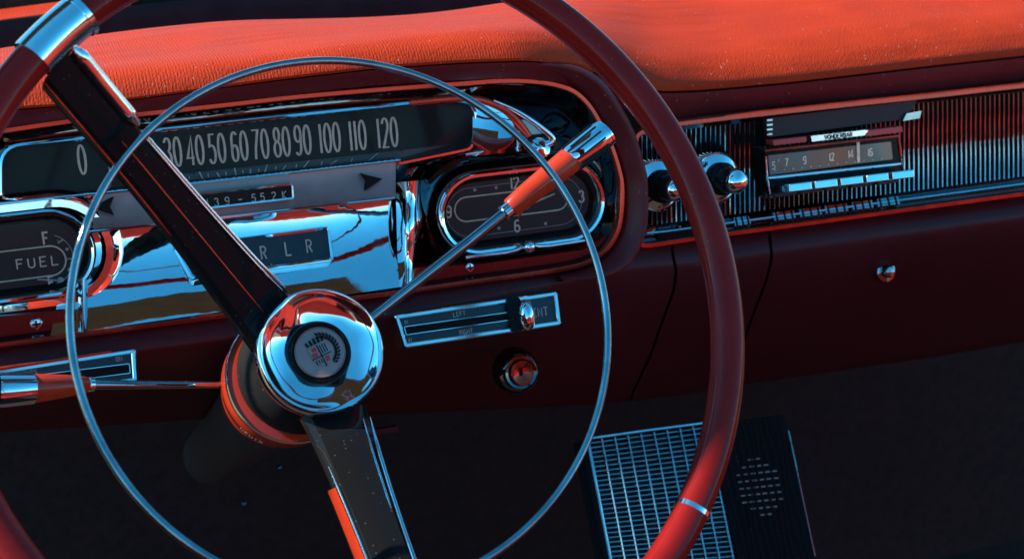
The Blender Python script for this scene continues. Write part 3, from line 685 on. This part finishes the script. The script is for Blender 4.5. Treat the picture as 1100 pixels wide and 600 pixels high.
# ------------------------------------------------------------------ radio
rd = thing('radio', 'old push button car radio with a smoky dial in the ribbed panel', 'radio', at(895, 218, 0))
yr = -.010
ro = rounded(ap([(822, 159), (966, 144), (973, 190), (828, 214)], yr), .0015)
part('body', plate(ro, yr, .028), 'black', rd, bevel=.0008)
part('reflection_red_edge', join(tube([at(822, 162, yr - .001), at(894, 154, yr - .001), at(965, 146, yr - .001), at(968, 168, yr - .001)], .0010, 8)), 'reflection_redtrim', rd)
part('lower_edge', tube([at(968, 170, yr - .001), at(972, 189, yr - .001), at(828, 211.5, yr - .001), at(824, 190, yr - .001), at(822.5, 168, yr - .001)], .0008, 8), 'chrome2', rd)
dl = rounded(ap([(825, 167), (957, 152), (959, 171), (827, 188)], yr - .0005), .001)
dial = part('dial', plate(dl, yr - .0006, .002), 'radioglass', rd, smooth=False, label='smoky radio dial')
for a in (('5', 831, 178), ("'", 836, 175), ('7', 845, 174.5), ('9', 864.5, 172), ('12', 893.5, 168.5), ('14', 914, 165.5), ('16', 935, 163.5)): part('dial_number', text(a[0], a[1], a[2], 8, yr - .0010, .55, pen=.085), 'numer', dial, smooth=False)
part('dial_dots', join(*[box(at(833 + 9.5 * k, 184 - 9.5 * k * .112 - .8, yr - .001), (.0012, .0004, .0012)) for k in range(13)]), 'dimnum', dial, smooth=False)
part('needle', box(at(922, 163.5, yr - .0018), (.0022, .001, .0165)), 'numer', dial, smooth=False, label='cream tuning needle')
part('chrome_bar', tube([at(824, 191.5, yr - .002), at(967, 176, yr - .002)], .0016, 10), 'chrome', rd)
for k in range(5):
    x0 = 840 + 27.4 * k; yy = 201.5 - 3.25 * k; c = at(x0 + 13, yy, yr - .012)
    b_ = part('push_button', box(c, (.0205, .022, .0066), Matrix.Rotation(R(-9), 3, 'X')), 'keys', rd, bevel=.0010)
    part('button_foot', box(at(x0 + 1, yy + 6.5, yr - .004), (.0200, .010, .0030)), 'reflection_redtrim' if False else 'brownface', rd, bevel=.0006)
part('red_strip', plate(rounded(ap([(830, 150.5), (866, 146.5), (867, 152.5), (831, 156.5)], yr - .002), .0006), yr - .002, .012), 'red', rd, bevel=.0005)
part('red_strip', plate(rounded(ap([(932, 140), (969, 135.5), (970, 142), (931, 146.5)], yr - .002), .0006), yr - .002, .012), 'red', rd, bevel=.0005)
nb = part('name_badge', plate(rounded(ap([(871, 146), (929, 139.5), (933, 140), (929, 145.5), (872, 152.5)], yr - .003), .0006), yr - .003, .012), 'keys', rd, bevel=.0005, label='pale metal name badge')
part('badge_lettering', text('WONDERBAR', 901, 146, 4.6, yr - .0034, .75, .12, .10), 'matte', nb, smooth=False)

def rknob(px, py, label, mark):
    c = at(px, py, -.009)
    t = part('knob', lathe(c, (0.04, -1, 0), [(.0128, .004), (.0132, .012), (.0118, .014), (.0105, .015), (.0100, .030), (.0092, .033)], 40), 'black', rd, label=label)
    part('dial_ring', lathe(c, (0, -1, 0), [(.0200, -.012), (.0200, 0), (.0192, .0015), (.0180, .0020), (.0120, .0055), (.0110, .0058)], 48), 'chrome', t)
    part('outer_lip', lathe(c, (0, -1, 0), [(.0198, 0), (.0206, .0012), (.0200, .0028), (.0190, .0018)], 48, False), 'keys', t)
    if mark: part('lettering', text(mark, px - 12, py - 14, 5, c.y - .0052, .7, .2, .12), 'matte', t, smooth=False)
    part('tip', lathe(c + Vector((.0013, -.0325, 0)), (0.04, -1, 0), [(.0092, -.001), (.0093, .001), (.0082, .0035), (.0055, .0058), (.0028, .0068), (0, .0071)], 40), 'chrome', t, label='domed chrome tip')
rknob(706, 199, 'black radio knob half hidden by the wheel rim', None)
rknob(769, 191, 'black radio knob with a domed chrome tip beside the dial', 'SP')

# ------------------------------------------------------------------ speaker grille under the dash
gr = thing('floor_grille', 'wire mesh grille under the dashboard', 'grille', at(740, 600, -.1))
def gp(px, py):
    return at(px, py, .10 - .0004 * (py - 460))
def gq(u, v, off=0):                  # u across 0..1, v down 0..1
    tl, tr, bl_, br = Vector((632, 474)), Vector((842, 446)), Vector((664, 640)), Vector((880, 625))
    a = tl.lerp(tr, u); b = bl_.lerp(br, u); q = a.lerp(b, v); p = gp(q.x, q.y); return p + Vector((0, -.7, .7)).normalized() * off
ds = [tube([gq(u, v, .002) for v in (0, .33, .66, 1)], .00065, 6) for u in [.0 + .052 * k * 1.28 for k in range(10)]]
part('upright_wires', join(*ds), 'mesh', gr)
ds = []
for k in range(33):
    v = .01 + k * .0305; wv = Vector((0, math.sin(R(26)), math.cos(R(26)))) * .00042
    ds.append(grid([[gq(u, v) - wv, gq(u, v) + wv] for u in (0, .15, .3, .45, .61)]))
part('cross_wires', join(*ds), 'ring', gr)
part('backing', grid([[gq(u, v, -.008) for v in (0, .25, .5, .75, 1)] for u in (-.02, .3, .6, 1.02)]), 'rubber_and_wire', gr)
part('side_plate', grid([[gq(u, v, .0) for v in [k / 10 for k in range(11)]] for u in [.62 + .038 * k for k in range(11)]]), 'matte', gr, label='dark right half of the grille')
part('dull_wires', join(*[tube([gq(u, v, .003) + Vector((.0015 * math.sin(v * 9 + u * 40), 0, 0)) for v in [k / 12 for k in range(13)]], .0006, 6) for u in [.655 + .031 * k for k in range(11)]]), 'rubber_and_wire', gr, label='dull wires over the dark half')  # mesh carries on here in a darker colour
ds = []
for a in range(6):
    for b in range(9):
        u, v = .70 + a * .036, .24 + b * .042
        if (a - 2.5) ** 2 / 9 + (b - 4) ** 2 / 20 < 1: ds.append(tube([gq(u, v, .002), gq(u + .022, v, .002)], .0007, 6))
part('perforations', join(*ds), 'dimnum', gr, label='small patch of slots showing through the plate')
part('frame_rail', tube([gq(0, -.01, .003), gq(.3, -.012, .003), gq(.62, -.01, .003)], .0016, 8), 'mesh', gr)
part('frame_rail', tube([gq(1.0, .1, .003), gq(1.0, .85, .003)], .0005, 8), 'ring', gr)
part('frame_rail', tube([gq(-.01, 0, .003), gq(-.01, 1, .003)], .0012, 8), 'ring', gr)
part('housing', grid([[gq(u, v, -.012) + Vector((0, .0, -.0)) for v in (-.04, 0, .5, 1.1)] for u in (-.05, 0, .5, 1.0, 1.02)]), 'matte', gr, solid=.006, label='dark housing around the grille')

# ------------------------------------------------------------------ steering wheel
sw = thing('steering_wheel', 'large dark red steering wheel with two black spokes and a chrome horn ring', 'steering wheel', W(0, 0, -.13))
RR = .21
seg = 160
def ringpts(r, h, a0=0, a1=360, n=seg): return [W(r * math.cos(R(a0 + (a1 - a0) * k / n)), r * math.sin(R(a0 + (a1 - a0) * k / n)), h) for k in range(n if a1 - a0 == 360 else n + 1)]
def torus(r, h, rr, a0=0, a1=360, n=seg, m=20, sq=1.0, ridge=0):
    rows = []; cnt = n if a1 - a0 == 360 else n + 1
    for i in range(cnt):
        a = R(a0 + (a1 - a0) * i / n); row = []
        for k in range(m):
            b = 2 * PI * k / m; c, s = math.cos(b), math.sin(b)
            cc = math.copysign(abs(c) ** sq, c); ss = math.copysign(abs(s) ** sq, s)
            row.append(W((r + rr * cc) * math.cos(a), (r + rr * cc) * math.sin(a), h + rr * ss))
        rows.append(row)
    V, Fc = grid(rows, a1 - a0 == 360, True)
    if a1 - a0 != 360: Fc += [tuple(range(m)), tuple((cnt - 1) * m + k for k in range(m))]
    return V, Fc
part('rim', torus(RR, 0, .0093, m=28, sq=.82), 'rim', sw, label='glossy dark red wheel rim')
pa = wpl(62, 42); aS = math.degrees(math.atan2(pa.y, pa.x))
pe = wpl(470, 765); aE = math.degrees(math.atan2(pe.y, pe.x))
pb = wpl(742, 546); aB = math.degrees(math.atan2(pb.y, pb.x))
for k, a in enumerate((aS, aE)):
    s = part('rim_sleeve', torus(RR, 0, .0112, a - 4.6, a + 4.6, 20), 'chrome', sw, label='chrome sleeve clamping the rim at a spoke end')
    part('sleeve_lip', torus(RR, 0, .0121, a - 5.3, a - 4.4, 4), 'chrome', s)
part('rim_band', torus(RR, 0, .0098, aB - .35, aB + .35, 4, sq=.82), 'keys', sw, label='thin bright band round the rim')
part('horn_ring', torus(.1479, -.0279, .0022, m=16), 'ring', sw, label='thin chrome horn ring')
# hub
hc = W(0, 0, -.126); hq = wpl(345, 377, -.114)
hc = W(hq.x, hq.y, -.112)
hub = part('hub', lathe(hc, WN, [(.0345, -.030), (.0375, -.020), (.0385, -.012), (.0388, -.006), (.0384, -.002), (.0376, .0002), (.0368, .0008), (.0358, .0004), (.0342, -.0014), (.0320, -.0034), (.0292, -.0052), (.0262, -.0066), (.0234, -.0076), (.0192, -.0084)], 128, False), 'chrome', sw, label='dished polished chrome hub')
HUBFIX = hub
part('groove', lathe(hc, WN, [(.0196, -.0088), (.0193, -.0064), (.0186, -.0048), (.0176, -.0042), (.0162, -.0050), (.0152, -.0060)], 72, False), 'black', hub, label='dark ring round the medallion')
part('hub_skirt', lathe(hc, WN, [(.030, -.074), (.0408, -.0675), (.0416, -.060), (.0405, -.046), (.0380, -.030), (.035, -.024), (.030, -.024)], 64), 'matte', sw)
for v in hub.data.vertices:                 # the dish swells where each spoke runs into it
    p = v.co + sw.location - hc; u_, w_ = p.dot(WR), p.dot(WU); r_ = math.hypot(u_, w_); a_ = math.atan2(w_, u_)
    for a0_, k_ in ((math.radians(128), .0030), (math.radians(-66), .0030), (math.radians(20), -.0012), (math.radians(-150), -.0010)):
        da_ = (a_ - a0_ + PI) % (2 * PI) - PI; s_r = max(0, min(1, (r_ - .0195) / .007)) * max(0, min(1, (.0392 - r_) / .006))
        v.co += WN * k_ * math.exp(-(da_ / .30) ** 2) * s_r
    v.co += WN * .00035 * math.sin(5 * a_ + r_ * 260) * max(0, min(1, (r_ - .0195) / .006)) * max(0, min(1, (.0392 - r_) / .005))
md = part('medallion', lathe(hc, WN, [(.0156, -.0097), (.0156, -.0047), (.0150, -.0040), (.0145, -.0046), (0, -.0045)], 64), 'silver', hub, label='round silver medallion with a crest')
# crest in the medallion plane
def cp(u, v, h=.0098):                # medallion coordinates, tilted with the turned wheel
    a = R(18); x = u * math.cos(a) - v * math.sin(a); y_ = u * math.sin(a) + v * math.cos(a)
    return hc + WR * x + WU * y_ + WN * (h - .0137)
sh = [(-.0090, .0046), (.0030, .0046), (.0034, -.0010), (.0020, -.0056), (-.0030, -.0094), (-.0078, -.0060), (-.0094, 0)]
def shp(pts, h, th=.0006):
    n = len(pts); V = [cp(a, b, h) for a, b in pts] + [cp(a, b, h - th) for a, b in pts]
    return V, [tuple(range(n)), tuple(range(2 * n - 1, n - 1, -1))] + [(i, (i + 1) % n, n + (i + 1) % n, n + i) for i in range(n)]
crest = part('crest', shp([(a + .0025, b) for a, b in sh], .0101, .0012), 'silver', md, smooth=False, label='quartered shield crest')
def P2(l): return [(a + .0025, b) for a, b in l]
part('crest_fields', join(shp(P2([(-.0072, .0040), (-.0042, .0040), (-.0042, .0014), (-.0072, .0014)]), .0104), shp(P2([(-.0086, .0008), (-.0046, .0008), (-.0046, -.0018), (-.0086, -.0018)]), .0104), shp(P2([(-.0016, -.0036), (.0014, -.0036), (.0006, -.0064), (-.0016, -.0072)]), .0104)), 'red', md, smooth=False, label='red fields of the crest')
ds = [shp(P2([(-.0033, .0046), (-.0026, .0046), (-.0026, -.0092), (-.0033, -.0092)]), .01045), shp(P2([(-.0092, -.0022), (.0032, -.0022), (.0032, -.0028), (-.0092, -.0028)]), .01045)]
for k in range(3):
    ds += [shp(P2([(-.0018 + .0016 * k, .0040), (-.0012 + .0016 * k, .0040), (-.0012 + .0016 * k, -.0014), (-.0018 + .0016 * k, -.0014)]), .0104), shp(P2([(-.0078 + .0016 * k, -.0036), (-.0073 + .0016 * k, -.0036), (-.0073 + .0016 * k, -.0066), (-.0078 + .0016 * k, -.0066)]), .0104)]
part('crest_bars', join(*ds), 'matte', md, smooth=False)
ds = []
for k in range(13):                      # laurel sprays and the small crown
    a = R(-65 + 11.5 * k); r0 = .0098; c0 = (math.cos(a) * r0 + .0005, math.sin(a) * r0)
    for sgn in (-1, 1):
        b_ = a + R(90) + sgn * R(38); L = .0030; n_ = (-math.sin(b_), math.cos(b_)); q = (c0[0] + math.cos(b_) * L, c0[1] + math.sin(b_) * L); mdp = ((c0[0] + q[0]) / 2, (c0[1] + q[1]) / 2)
        ds.append(shp([c0, (mdp[0] + n_[0] * .0007, mdp[1] + n_[1] * .0007), q, (mdp[0] - n_[0] * .0007, mdp[1] - n_[1] * .0007)], .0102))
for k in range(5):
    u = -.0054 + .0024 * k; ds.append(shp([(u - .0008, .0056), (u + .0008, .0056), (u + .0004 + .0003 * (k - 2), .0094 - .0004 * abs(k - 2)), (u - .0004 + .0003 * (k - 2), .0094 - .0004 * abs(k - 2))], .0102))
part('laurel', join(*ds), 'matte', md, smooth=False, label='dark laurel and crown on the crest')
# spokes
def spoke(sgn, labels):
    d = Vector((pa.x, pa.y)).normalized() if sgn > 0 else Vector((pe.x, pe.y)).normalized(); s_ = Vector((-d.y, d.x))   # s_ : to one side
    PATH = [(0, 298, 346), (.18, 262, 305), (.62, 158, 180), (.9, 88, 97), (1, 64, 68)] if sgn > 0 else [(0, 361, 438), (.14, 372, 468), (.62, 421, 600), (1, 470, 735)]
    def ctr(r):
        t = max(0, min(1, (r - .024) / (.199 - .024)))
        px = lin([(a, b) for a, b, c in PATH], t); py = lin([(a, c) for a, b, c in PATH], t)
        h = -.126 + .124 * t ** 1.05
        return wpl(px, py, h), h
    def sec(r, pts, dh=0):
        b, h = ctr(r); tt = max(0, min(1, (r - .024) / .175)); wd = .0122 + .0085 * (1 - tt) ** 2.6
        return [W(b.x + s_.x * wd * u, b.y + s_.y * wd * u, h + v + dh) for u, v in pts]
    rs = [.024 + .0103 * k for k in range(18)]
    prof = [(-1.0, -.014), (-.98, -.006), (-.80, -.0012), (-.2, .0006), (.2, .0006), (.78, -.0012), (.98, -.006), (1.0, -.014), (.6, -.019), (-.6, -.019)]
    V, Fc = grid([sec(r, prof) for r in rs], False, True); Fc += [tuple(range(10)), tuple(17 * 10 + k for k in range(10))]
    sp_ = part('spoke', (V, Fc), 'black', sw, label=labels)
    # chrome edge beads and the thin centre crease
    def edge(u, v, r0, r1, rad, n=24, m='chrome', nm='edge_bead', lab=None):
        pts = []
        for k in range(n + 1):
            r = r0 + (r1 - r0) * k / n; pts.append(sec(r, [(u, v)])[0])
        return part(nm, tube(pts, [rad * min(1, .35 + .65 * min(k, n - k) / 3) for k in range(n + 1)], 10), m, sp_, lab)
    if sgn > 0:
        edge(-.90, .0012, .150, .200, .0040); edge(-.97, -.0025, .035, .146, .0009); edge(-.80, .0003, .035, .146, .0006)
        edge(.12, .0008, .035, .150, .0004, m='reflection_redtrim', nm='crease_line'); edge(.97, -.0035, .10, .198, .0005, m='reflection_redtrim', nm='crease_line')
    else:
        edge(.93, .0002, .036, .198, .0013); edge(.70, .0004, .036, .10, .0007); edge(-.95, -.0028, .066, .198, .0007, m='keys')
        rr_ = [.080 + .01 * k for k in range(13)]
        V, Fc = grid([sec(r, [(-1.02, -.004), (-1.06, -.020), (-.9, -.034), (-.85, -.02)]) for r in rr_], False, True)
        part('side_panel', (V, Fc), 'redpaint', sp_, label='red painted flank of the lower spoke')
spoke(1, 'black spoke rising to the upper left of the rim'); spoke(-1, 'black spoke running down towards the viewer')

# ------------------------------------------------------------------ steering column
cax = -WN
sc_ = thing('steering_column', 'red collared steering column behind the wheel hub', 'steering column', hc + cax * .35)
cc = hc - WN * .014 + Vector((-.004, 0, -.002))
part('collar', lathe(cc, WN, [(.033, -.125), (.0395, -.11), (.0428, -.085), (.0436, -.062), (.0428, -.054), (.031, -.052)], 72), 'redpaint', sc_, label='orange red collar behind the hub')
part('collar_ring', lathe(cc, WN, [(.0432, -.060), (.0440, -.058), (.0442, -.055), (.0432, -.053)], 72, False), 'keys', sc_)
part('jacket', lathe(hc, WN, [(.028, -.50), (.030, -.3), (.034, -.12), (.030, -.10)], 48), 'carpet', sc_)
ds = []
for k, ch in enumerate('NEUTR'):
    a0 = math.atan2(-.62, -.78) + k * .085 - .05
    def pl(u, v, a0=a0): 
        a = a0 + (u / .044); return cc + (WR * math.cos(a) + WU * math.sin(a)) * .0434 + WN * (-.083 + v)
    ds.append(glyph(ch, pl, .0030, .0052, .0004))
part('lettering', join(*ds), 'numer', sc_, smooth=False)

# ------------------------------------------------------------------ levers
gl = thing('gear_lever', 'thin chrome gear lever with an orange grip and fluted chrome tip', 'gear lever', at(398, 342, -.13))
yl0, yl1 = -.150, -.125
def lp(px, py): t = (px - 398) / (650 - 398); return at(px, py, yl0 + (yl1 - yl0) * t)
part('rod', tube([lp(372, 362), lp(400, 341), lp(470, 286), lp(548, 224)], [.0028, .0030, .0036, .0042], 20), 'ring', gl)
part('collar_ring', tube([lp(540, 230), lp(541, 229.2), lp(547, 224.5), lp(548, 223.7)], [.0048, .0056, .0056, .0048], 20), 'chrome', gl)
part('grip', tube([lp(547.5, 224), lp(549, 222.8), lp(566, 209), lp(590, 190), lp(611, 173), lp(613, 171.4)], [.0060, .0068, .0078, .0086, .0092, .0088], 28), 'redpaint', gl, label='orange red grip')
tp = part('tip', tube([lp(612, 172), lp(613, 171), lp(645, 146.5), lp(648, 144.2), lp(649, 143.5)], [.0088, .0095, .0104, .0100, .0080], 28), 'chrome', gl, label='fluted chrome tip')
a0, a1 = lp(616, 169), lp(643, 148); ax = (a1 - a0).normalized(); q1 = ax.cross(Vector((0, 1, 0))).normalized(); q2 = ax.cross(q1)
ds = [tube([a0 + (q1 * math.cos(R(a)) + q2 * math.sin(R(a))) * .0097, a1 + (q1 * math.cos(R(a)) + q2 * math.sin(R(a))) * .0104], .0007, 6) for a in range(0, 360, 30)]
part('flutes', join(*ds), 'black', tp)
part('end_cap', tube([lp(648.5, 144), lp(650.5, 142.3), lp(652, 141)], [.0100, .0098, .0050], 28), 'keys', tp)
tl_ = thing('signal_lever', 'thin chrome turn signal lever with a red grip pointing left', 'signal lever', at(240, 413, -.13))
def lq(px, py): return at(px, py, -.158 + .055 * max(0, px) / 290)
part('rod', tube([lq(300, 413), lq(240, 413.2), lq(170, 413.2), (lq(98, 412.8))], [.0022, .0022, .0026, .0032], 20), 'ring', tl_)
part('collar_ring', tube([lq(101, 412.8), lq(100, 412.8), lq(95, 412.8), lq(94, 412.8)], [.0036, .0044, .0046, .004], 20), 'chrome', tl_)
part('grip', tube([lq(94.5, 412.8), lq(92, 412.9), lq(70, 414.5), lq(38, 416.8), lq(35, 417)], [.0044, .0052, .0070, .0088, .0085], 28), 'redpaint', tl_, label='red grip')
part('tip', tube([lq(36, 417), lq(34, 417), lq(2, 419), lq(-2, 419)], [.0085, .0098, .0104, .0100], 28), 'chrome', tl_, label='chrome tip')
part('end_cap', tube([lq(0, 419), lq(-4, 419.2), lq(-8, 419.4)], [.0108, .0108, .0060], 28), 'keys', tl_)

# ------------------------------------------------------------------ darkness under the dash: kick panel and pipes
bk_ = thing('column_bracket', 'small dark metal bracket under the fascia beside the column', 'bracket', at(412, 470, .0))
part('plate', box(at(412, 462, .0), (.022, .006, .005)), 'fascia', bk_, bevel=.001)
for px, py in ((300, 501), (262, 540)):
    o = part('bolt', lathe(at(px, py, .12), (0, -1, .5), [(.0024, 0), (.0022, .0015), (0, .002)], 6), 'darkchrome'); o['label'] = 'small dull bolt in the dark below the hub' if px == 300 else 'tiny bolt lowest in the dark under the dashboard'; o['category'] = 'bolt'

# ------------------------------------------------------------------ lean the dash, then the car body around it
for o in list(sc.objects):
    if o.parent is None and o.type in ('MESH', 'EMPTY'): 
        o.matrix_world = TILT @ Matrix.LocRotScale(o.location, o.rotation_euler, o.scale)
flat('ground', -1.02, -900, 900, -900, 900, 'grass')
fl = part('floor', box((.25, -.55, -.66), (2.3, 2.6, .02)), 'carpet', smooth=False); fl['kind'] = 'structure'
fw = part('firewall', box((.25, .42, -.25), (2.3, .03, .85)), 'carpet', smooth=False); fw['kind'] = 'structure'
st = thing('bench_seat', 'red leather bench seat facing the dashboard', 'car seat', (.25, -1.35, -.65))
def cushion(c, s, r=.06):
    return box(c, s)
part('backrest', box((.25, -1.55, -.12), (2.1, .2, .62)), 'seat', st, bevel=.07)
part('cushion', box((.25, -1.12, -.42), (2.1, .5, .2)), 'seat', st, bevel=.06)
for s, x in (('left', -.90), ('right', 1.40)):
    d = thing('car_door', 'red inner face of the door on the driver\'s side' if s == 'left' else 'red inner face of the door on the passenger\'s side', 'car door', (x, -.7, -.65))
    part('door_panel', box((x, -.75, -.28), (.09, 1.25, .66)), 'seat', d, bevel=.03)
    part('sill_trim', box((x, -.75, .06), (.10, 1.25, .012)), 'chrome2', d, bevel=.004)
